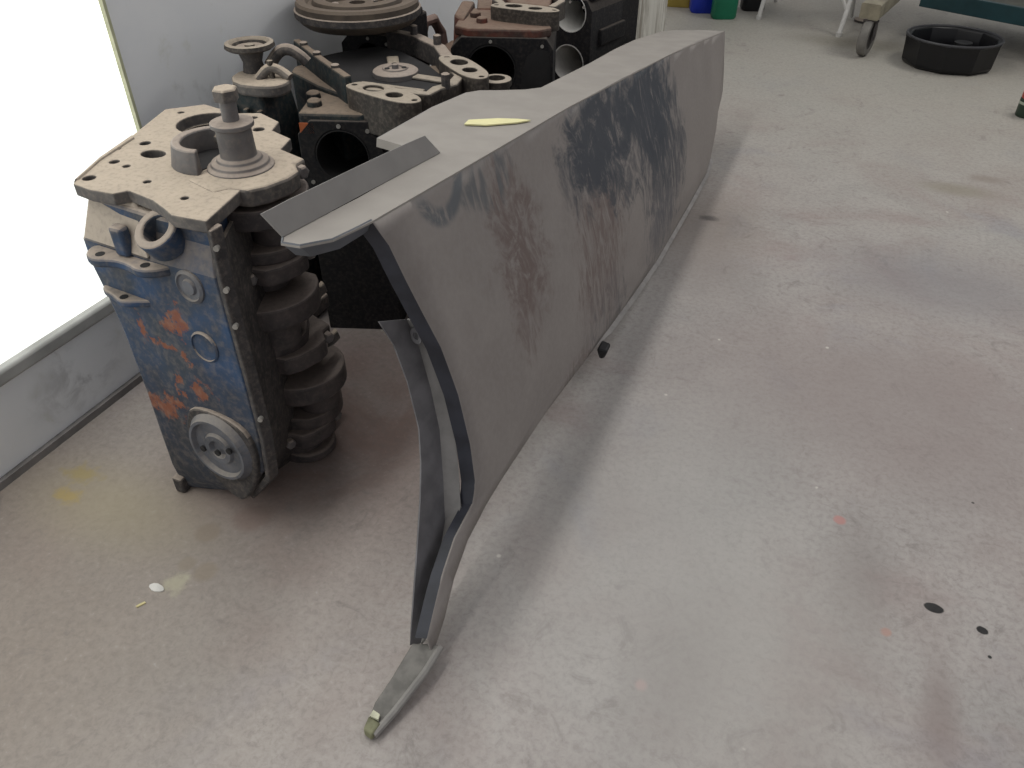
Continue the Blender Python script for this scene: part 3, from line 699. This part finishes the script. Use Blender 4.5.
MB().prism(smooth_poly([(-.15, -.075), (.15, -.10), (.25, -.045), (.22, 0), (.25, .045), (.15, .12), (-.12, .16), (-.15, .06)], 1), H2 - .02, H2 + .002).build('chest_floor', M['hole'], e2)
arm([(-.175, -.064), (.009, -.104), (.150, -.130)], .018, H2 - .04, H2 + .045, 'chest_wall', M['teal'], e2)
arm([(.150, -.128), (.20, -.10), (.26, -.06), (.30, -.036), (.285, .0), (.285, .04), (.25, .09), (.20, .11)], .026, H2 - .02, H2 + .026, 'chest_rim', M['pad'], e2)
arm([(.16, .135), (.05, .190), (-.06, .205), (-.15, .185)], .030, H2 - .02, H2 + .030, 'chest_wall', M['iron'], e2)
pump_pad(.250, -.108, R(10), H2 - .05, H2 + .032, e2)
pump_pad(.225, .125, R(-14), H2 - .05, H2 + .032, e2)
hb2 = MB().lathe([(.052, H2), (.052, H2 + .012), (.046, H2 + .016), (.030, H2 + .016), (.028, H2 + .020), (.018, H2 + .020), (.016, H2 + .016), (.008, H2 + .016), (.007, H2 + .026), (0, H2 + .026)], 30, Matrix.Translation((.092, .030, 0))).build('cam_hub', M['steel'], e2, bevel=.001)
for i in range(3):
    a = R(30 + 120 * i); MB().cyl((.092 + .022 * math.cos(a), .030 + .022 * math.sin(a), H2 + .016), (.092 + .022 * math.cos(a), .030 + .022 * math.sin(a), H2 + .0215), .006, n=10).build('hub_hole', M['hole'], hb2)
arm([(-.02, .10), (.09, .03), (.21, .08)], .030, H2, H2 + .008, 'thrust_plate', M['pad'], e2)
arm([(.10, -.07), (.20, -.02), (.24, .0)], .014, H2, H2 + .010, 'chain_guide', M['pad'], e2)
for x, y in ((-.12, -.076), (-.03, -.095), (.08, -.116), (.04, .192), (-.07, .204), (.290, .020)):
    MB().lathe([(.0095, H2 + .02), (.0095, H2 + .050), (.006, H2 + .052)], 8, Matrix.Translation((x, y, 0))).build('stud', M['iron'], e2)
# dusty end of the near bank
ba = R(-45)
MB().prism(poly_rot([(.10, -.085), (.262, -.085), (.266, .05), (.24, .085), (.10, .085)], ba), H2 - .05, H2 - .012).build('bank_end', M['teal'], e2, bevel=.006)
MB().prism(poly_rot([(.10, -.085), (.262, -.085), (.266, .05), (.24, .085), (.10, .085)], R(45)), H2 - .05, H2 - .012).build('bank_end', M['teal'], e2, bevel=.006)
for x, y in ((.215, -.060), (.165, -.075)):
    q = poly_rot([(x, y)], ba)[0]; MB().lathe([(.017, H2 - .014), (.016, H2 - .002), (.010, H2 + .002)], 8, Matrix.Translation((*q, 0))).build('head_bolt', M['teal'], e2, bevel=.002)
q = poly_rot([(.268, -.068)], ba)[0]
MB().box((0, 0, 0), (.004, .030, .022), Matrix.Translation((*q, H2 - .042)) @ Matrix.Rotation(ba, 4, 'Z')).build('paint_patch', M['orange'], e2)
nk = MB(); nk.lathe([(.030, H2 - .06), (.030, H2 - .006), (.034, H2 - .004), (.034, H2 + .010), (.020, H2 + .012), (.018, H2 - .03)], 24, Matrix.Translation((.285, .165, 0))); nk.build('outlet_neck', M['pad'], e2, bevel=.001)

# ------------------------------------------------------------------ cast bracket with a filter ring, between the blue block and the V block
br = thing('oil_filter_housing', 'cast oil filter housing with open ring on top, behind the blue block', 'filter housing', (-1.16, 1.37, 0))
BO = br.location
MB().loft([[(-1.215, 1.30, 0), (-1.105, 1.30, 0), (-1.105, 1.44, 0), (-1.215, 1.44, 0)], [(-1.205, 1.31, .50), (-1.11, 1.31, .50), (-1.115, 1.43, .50), (-1.205, 1.43, .50)], [(-1.19, 1.32, .57), (-1.12, 1.32, .57), (-1.12, 1.42, .57), (-1.19, 1.42, .57)]]).build('housing_body', M['teal'], br, BO, bevel=.008)
for i in range(3):
    MB().box((-1.185 + i * .034, 1.304, .47), (.010, .014, .14)).build('cooling_rib', M['teal'], br, BO, bevel=.003)
MB().cyl((-1.145, 1.292, .50), (-1.105, 1.312, .50), .014, n=14).build('cross_pin', M['irondust'], br, BO)
MB().prism(smooth_poly([(-1.215, 1.35), (-1.17, 1.30), (-1.10, 1.305), (-1.07, 1.33), (-1.075, 1.37), (-1.11, 1.40), (-1.13, 1.44), (-1.20, 1.42)], 1), .565, .590).build('top_casting', M['irondust'], br, BO, bevel=.006)
rg = MB(); rg.lathe([(.046, .636), (.052, .640), (.050, .648), (.042, .650), (.036, .644), (.034, .634), (.012, .632), (.010, .644), (0, .644)], 32, Matrix.Translation((-1.180, 1.385, 0)))
rg.build('filter_ring', M['pad'], br, BO)
MB().lathe([(.024, .585), (.020, .610), (.030, .640)], 24, Matrix.Translation((-1.180, 1.385, 0))).build('ring_neck', M['iron'], br, BO)
MB().tube(soft([(-1.15, 1.40, .600), (-1.13, 1.415, .630), (-1.11, 1.425, .632), (-1.09, 1.43, .620), (-1.078, 1.435, .606)]), .012, 12).build('curved_arm', M['iron'], br, BO)
MB().tube(soft([(-1.14, 1.345, .588), (-1.12, 1.36, .612), (-1.10, 1.37, .605), (-1.078, 1.37, .592)]), .010, 12).build('lever', M['irondust'], br, BO)
MB().cyl((-1.115, 1.36, .56), (-1.115, 1.36, .625), .006, n=10).build('stud', M['pad'], br, BO)

# ------------------------------------------------------------------ red block, further along the wall
H3 = .56
e3 = block('engine_block', 'rust red engine block with large dark bore facing out behind the fender', (-.97, 2.285, 0), R(-72), H3, (0.0,), (M['red'], M['black']), D=.27, hw=.138, bore=.068, nb=3, sp=.16, top_gap=.090, side_pocket=True, off=-.030)
MB().prism([(.04, -.13), (.24, -.13), (.266, -.09), (.266, .10), (.24, .13), (.04, .125)], H3 - .03, H3 - .005).build('bank_end', M['red'], e3, bevel=.006)
MB().loft([[(.02, -.150, H3 - .25), (.25, -.150, H3 - .25), (.25, -.10, H3 - .25), (.02, -.10, H3 - .25)], [(.02, -.14, H3 + .01), (.17, -.14, H3 + .01), (.19, -.11, H3 + .0), (.02, -.10, H3 + .01)]]).build('side_rib', M['red'], e3, bevel=.008)
MB().loft([[(-.04, -.03, H3 - .02), (.10, .0, H3 - .02), (.13, .125, H3 - .02), (-.04, .125, H3 - .02)], [(-.04, -.02, H3 + .022), (.09, .01, H3 + .022), (.12, .12, H3 + .022), (-.04, .12, H3 + .022)]]).build('chest_step', M['red'], e3, bevel=.008)
pump_pad(.175, .055, R(72), H3 - .02, H3 + .030, e3)
arm([(.15, .125), (.08, .15), (-.01, .13)], .022, H3 - .02, H3 + .028, 'chest_rim', M['pad'], e3)
arm([(.15, .0), (.07, -.035), (-.01, -.04)], .022, H3 + .0, H3 + .028, 'chest_rim', M['pad'], e3)
for x, y in ((.14, -.085), (.20, -.06)): MB().lathe([(.016, H3 - .006), (.015, H3 + .006), (.010, H3 + .009)], 8, Matrix.Translation((x, y, 0))).build('head_bolt', M['red'], e3, bevel=.002)
MB().tube([(.06, -.185, H3 - .16), (.05, -.20, H3 - .07), (.075, -.215, H3 - .03), (.11, -.235, H3 - .03), (.125, -.245, H3 - .07)], .016, 10).build('curved_pipe', dusty('pinkish_pipe', (.16, .10, .085), (.09, .06, .055), (.27, .20, .17), .8), e3)
MB().loft([[(.10, -.20, H3 - .40), (.20, -.21, H3 - .40), (.20, -.15, H3 - .40), (.10, -.15, H3 - .40)], [(.10, -.20, H3 - .10), (.20, -.21, H3 - .12), (.20, -.15, H3 - .09), (.10, -.15, H3 - .07)]]).build('engine_mount', M['red'], e3, bevel=.01)

# ------------------------------------------------------------------ bare black block with clean bores beside the post
H4 = .56
e4 = block('engine_block', 'bare black engine block with clean pale cylinder bores beside the post', (-.815, 2.78, 0), R(-102), H4, (0.0,), (M['black'], M['black']), D=.26, hw=.078, bore=.058, nb=3, sp=.152, top_gap=.045, boremat=M['bright_bore'], width=.09)
MB().prism([(.0, -.07), (.24, -.074), (.256, -.05), (.256, .05), (.24, .074), (.0, .07)], H4 - .03, H4 - .006).build('bank_end', M['black'], e4, bevel=.006)
for z in (.12, .27, .42):
    MB().box((.13, .082, z), (.16, .014, .05)).build('side_rib', M['black'], e4, bevel=.004)

# ------------------------------------------------------------------ black block by the wall that carries the flywheel
H5 = .575
e5 = block('engine_block', 'black engine block by the wall carrying the round flywheel', (-1.20, 1.985, 0), R(-90), H5, (0.0,), (M['black'], M['black']), D=.115, hw=.085, bore=.045, nb=4, sp=.11, width=.10)
MB().prism(smooth_poly([(-.07, -.09), (.08, -.10), (.12, .0), (.08, .10), (-.06, .09)], 1), H5, H5 + .022).build('top_casting', M['black'], e5, bevel=.006)
FWS = 0.985
fw = thing('flywheel', 'round rusty brown flywheel lying flat on the black block', 'flywheel', (-1.168, 1.79, H5 + .022))
MB().lathe([(.06, .0), (.135, .004), (.145, .012), (.152, .020), (.152, .052), (.147, .058), (.128, .058), (.122, .050), (.112, .050), (.108, .060), (.094, .064), (.080, .060), (.074, .040), (.045, .036), (.040, .048), (.020, .048), (.018, .030), (0, .030)], 48).build('flywheel_disc', dusty('rusty_flywheel', (.10, .08, .062), (.06, .048, .040), (.17, .132, .10), .8, rough=.6), fw)
MB().lathe([(.1525, .022), (.157, .024), (.157, .038), (.1525, .040)], 72, closed=True).build('ring_gear', M['iron'], fw)
for i in range(6):
    a = R(60 * i + 15); MB().lathe([(.010, .048), (.010, .056), (.007, .058)], 6, Matrix.Translation((.058 * math.cos(a), .058 * math.sin(a), -.012))).build('flywheel_bolt', M['steel'], fw)

fw.scale = (FWS, FWS, 1.0)
# ------------------------------------------------------------------ post, jugs, chair, hoist, pan, bench at the far end
post = thing('wooden_post', 'tall weathered white wooden post behind the far end of the fender', 'post', (-.94, 3.88, 0))
def wood():
    k = NT('weathered_white_wood'); p = k.pos('world'); a = k.noise(k.scale(p, (30, 30, 2)), 1.0, 5, .65, .6)
    c = k.mix(k.ramp(a, .4, .62), (.62, .61, .56), (.32, .30, .26)); return k.done(c, .8)
M['wood'] = wood()
for (x, y, w_, d_) in ((-.925, 3.86, .105, .05), (-1.0, 3.90, .045, .09), (-.93, 3.925, .095, .04)):
    MB().box((x, y, 1.15), (w_, d_, 2.3)).build('board', M['wood'], post, post.location, bevel=.003)

def jug(name, label, x, y, col, rot, h=.27, w_=.15, d_=.11, capcol=(.7, .7, .7)):
    t = thing(name, label, 'jug', (x, y, 0), rot, 'plastic fluid jugs')
    mt = plain(name + '_plastic', col, .4, 0, .15, 20)
    prof = ((.90, .0), (1.0, .012), (1.0, h * .55), (.93, h * .72), (.55, h * .88), (.28, h * .95))
    loops = []
    for s_, z in prof:
        loops.append([(px * s_, py * s_, z) for px, py in rrect(-w_ / 2, -d_ / 2, w_ / 2, d_ / 2, .03, 4)])
    MB().loft(loops).build('jug_body', mt, t, bevel=0)
    MB().lathe([(.022, h * .94), (.022, h * 1.04), (.018, h * 1.05)], 16).build('jug_cap', plain(name + '_cap', capcol, .4), t)
    MB().tube([(w_ * .12, 0, h * .93), (w_ * .36, 0, h * .98), (w_ * .47, 0, h * .85), (w_ * .46, 0, h * .62)], .012, 8).build('jug_handle', mt, t)
    return t
jug('coolant_jug', 'bright blue plastic fluid jug on the floor beside the green one', -.89, 4.90, (.012, .035, .42), R(20), capcol=(.05, .05, .05))
jug('coolant_jug', 'green plastic fluid jug on the floor right of the blue one', -.755, 4.80, (.01, .17, .09), R(25), w_=.135, d_=.09, capcol=(.05, .05, .05))
jug('oil_jug', 'yellow plastic jug on the floor behind the white post', -1.05, 4.99, (.36, .27, .06), R(10), w_=.16, capcol=(.02, .15, .05))
jug('oil_jug', 'black plastic jug on the floor behind the white chair leg', -.64, 5.06, (.012, .012, .014), R(20), w_=.13)

# white folding chair
M['white'] = plain('white_enamel', (.62, .61, .59), .4, 0, .15)
ch = thing('folding_chair', 'white metal folding chair with splayed tube legs at the back', 'chair', (-.32, 4.85, 0))
cx, cy = -.32, 4.85
CO = ch.location
for x0, y0, sgn in ((-.567, 4.845, -1), (-.128, 4.645, 1)):
    MB().tube([(x0, y0, .012), (x0 + .02, y0 + .10, .24), (x0 + .03, y0 + .16, .44), (x0 + .05, y0 + .40, .85)], .012, 10).build('front_leg', M['white'], ch, CO)
    MB().tube([(x0 + .03, y0 + .42, .012), (x0 + .01, y0 + .24, .25), (x0 - .005, y0 + .045, .44)], .012, 10).build('rear_leg', M['white'], ch, CO)
    MB().tube([(x0 + .008, y0 + .045, .11), (x0 - .035, y0 + .055, .19), (x0 - .075, y0 + .10, .30)], .009, 8).build('side_brace', M['white'], ch, CO)
    MB().cyl((x0, y0, 0), (x0, y0, .02), .015, n=12).build('foot_cap', M['white'], ch, CO)
MB().loft([[(-.55, 4.88, .44), (-.12, 4.68, .44), (-.05, 5.02, .44), (-.48, 5.22, .44)], [(-.55, 4.88, .465), (-.12, 4.68, .465), (-.05, 5.02, .465), (-.48, 5.22, .465)]]).build('seat', M['white'], ch, CO, bevel=.006)
MB().loft([[(-.52, 5.20, .66), (-.08, 5.00, .66), (-.08, 5.02, .66), (-.52, 5.22, .66)], [(-.51, 5.25, .84), (-.07, 5.05, .84), (-.07, 5.07, .84), (-.51, 5.27, .84)]]).build('backrest', M['white'], ch, CO, bevel=.006)
# pale bin behind the chair leg
bn = thing('waste_bin', 'pinkish white plastic bin standing behind the chair leg', 'bin', (-.02, 5.02, 0))
MB().lathe([(.075, .14), (.10, .36), (.105, .37), (.098, .37), (.073, .15), (0, .15)], 24).build('bin_bucket', plain('pinkish_plastic', (.55, .48, .46), .5), bn)
MB().lathe([(.06, 0), (.06, .012), (.02, .02), (.02, .14)], 20).build('bin_stand', M['iron'], bn)

# engine hoist: beige leg with caster, uprights further off
M['beige'] = plain('chipped_beige_paint', (.30, .27, .20), .5, 0, .35, 18)
ho = thing('engine_hoist', 'beige steel engine hoist leg on a grey caster wheel', 'engine hoist', (.02, 4.36, 0))
HO = ho.location
cs = thing  # keep name short
ax = Vector((.25, .97, 0)).normalized(); side = Vector((-ax.y, ax.x, 0))
m = frame((.008, 4.335, .085), side, (0, 0, 1))
whl = MB().lathe([(.055, -.020), (.078, -.020), (.084, -.012), (.084, .012), (.078, .020), (.055, .020)], 32, m, closed=True).build('caster_tyre', plain('grey_rubber', (.20, .19, .175), .7), ho, HO)
MB().lathe([(.0, -.016), (.056, -.016), (.056, .016), (.0, .016)], 24, m).build('caster_hub', M['iron'], whl, HO)
fk = MB()
for sg in (-1, 1):
    c0 = Vector((.008, 4.335, .085)) + side * .028 * sg
    fk.loft([[c0 + ax * a + side * (.003 * b) + Vector((0, 0, z)) for a, b in ((-.018, -1), (.018, -1), (.018, 1), (-.018, 1))] for z in (-.015, .075)])
fk.box((.008, 4.335, .165), (.07, .07, .012))
fk.build('caster_fork', M['iron'], ho, HO, bevel=.002)
m = frame((.0, 4.325, .205), ax + Vector((0, 0, .10)), (0, 0, 1))
MB().prism(rrect(-.035, -.045, .035, .045, .008, 3), -.03, .85, m).build('leg_beam', M['beige'], ho, HO)
MB().prism(rrect(-.036, -.046, .036, .046, .008, 3), .62, .66, m).build('beam_collar', M['iron'], ho, HO)
MB().box((.21, 5.15, .72), (.07, .07, 1.0)).build('mast', M['beige'], ho, HO, bevel=.004)

# black drain pan
dp = thing('drain_pan', 'round black plastic drain pan on the floor by the hoist', 'drain pan', (.378, 4.330, 0))
n = 10
def ngon(r, z, rx=1.0): return [(r * math.cos(2 * PI * i / n + .2), r * .95 * math.sin(2 * PI * i / n + .2), z) for i in range(n)]
MB().loft([ngon(.185, .0), ngon(.200, .015), ngon(.208, .115), ngon(.212, .125), ngon(.190, .125), ngon(.184, .112), ngon(.175, .03)], True, True).build('pan_wall', plain('black_plastic', (.006, .006, .008), .35, 0, .4, 10), dp, bevel=.006, smooth=30)
MB().tube([(.202 * math.cos(a), .192 * math.sin(a), .125) for a in [R(i * 10) for i in range(37)]], .006, 8, False).build('pan_rim', plain('worn_rim', (.045, .045, .05), .4), dp)
MB().lathe([(.04, .08), (.04, .09), (.0, .09)], 20, Matrix.Translation((.05, .06, 0))).build('drain_cap', M['rubber'], dp)
MB().lathe([(.012, .028), (.012, .082)], 10, Matrix.Translation((.05, .06, 0))).build('cap_stem', M['rubber'], dp)

# teal workbench whose lower shelf shows at the top right
M['tealpaint'] = plain('teal_steel', (.02, .062, .072), .45, 0, .35, 8)
wb = thing('workbench', 'teal steel workbench with low shelf behind the drain pan', 'workbench', (.95, 4.95, 0))
WO = wb.location
p0 = Vector((.21, 4.76, 0)); p1 = Vector((1.40, 4.14, 0)); dr = (p1 - p0).normalized(); bk_ = Vector((-dr.y, dr.x, 0))
def bar(a, b, z0, z1, depth, name, mat):
    return MB().loft([[a + Vector((0, 0, z)), b + Vector((0, 0, z)), b + bk_ * depth + Vector((0, 0, z)), a + bk_ * depth + Vector((0, 0, z))] for z in (z0, z1)]).build(name, mat, wb, WO, bevel=.003)
bar(p0, p1, .150, .225, .03, 'front_rail', M['tealpaint'])
bar(p0 + bk_ * .03, p1 + bk_ * .03, .185, .200, .52, 'lower_shelf', plain('dirty_shelf', (.16, .16, .13), .7, 0, .4, 10))
bar(p0 + bk_ * .55, p1 + bk_ * .55, .150, .215, .03, 'rear_rail', M['tealpaint'])
for a in (p0 + dr * .78, p0 + dr * 1.25, p0 + dr * .42 + bk_ * .54, p0 + dr * 1.25 + bk_ * .54):
    MB().box((a.x, a.y + .01, .43), (.045, .045, .86)).build('leg', M['tealpaint'], wb, WO, bevel=.003)
bar(p0 - dr * .03, p1 + dr * .03, .86, .90, .60, 'bench_top', plain('bench_top', (.20, .17, .13), .7, 0, .3, 8))
bx = MB().loft([[p0 + dr * a + bk_ * b + Vector((0, 0, z)) for a, b in ((.56, .06), (1.02, .06), (1.02, .40), (.56, .40))] for z in (.200, .34)]).build('storage_box', plain('pale_box', (.46, .48, .45), .5), bevel=.006)
tag(bx, 'pale grey storage box on the low shelf of the teal workbench', 'box')

# red canister at the right edge
cn = thing('spray_can', 'small dark green can with red top at the right edge', 'can', (.668, 3.70, 0))
MB().lathe([(.040, 0), (.042, .004), (.042, .066), (.040, .07)], 24).build('can_body', plain('dark_green_can', (.025, .045, .03), .4), cn)
MB().lathe([(.0425, .048), (.0425, .058)], 24, cap0=False, cap1=False).build('can_band', plain('pale_band', (.4, .45, .36), .5), cn)
MB().lathe([(.040, .07), (.041, .075), (.041, .11), (.034, .12)], 24).build('can_cap', plain('red_cap', (.42, .05, .035), .4), cn)

# loose paint chips
tag(MB().prism(smooth_poly([(-.902, .541), (-.893, .551), (-.874, .549), (-.868, .541), (-.885, .534)], 1), 0.0, .002).build('paint_flake', plain('white_flake', (.78, .76, .72), .6)), 'small white paint flake on the floor in front of the blue block', 'flake')
tag(MB().prism([(-.890, .500), (-.886, .499), (-.879, .512), (-.883, .513)], 0.0, .002).build('paint_flake', plain('cream_flake', (.66, .58, .30), .6)), 'tiny yellow sliver on the floor nearest the camera at left', 'flake')
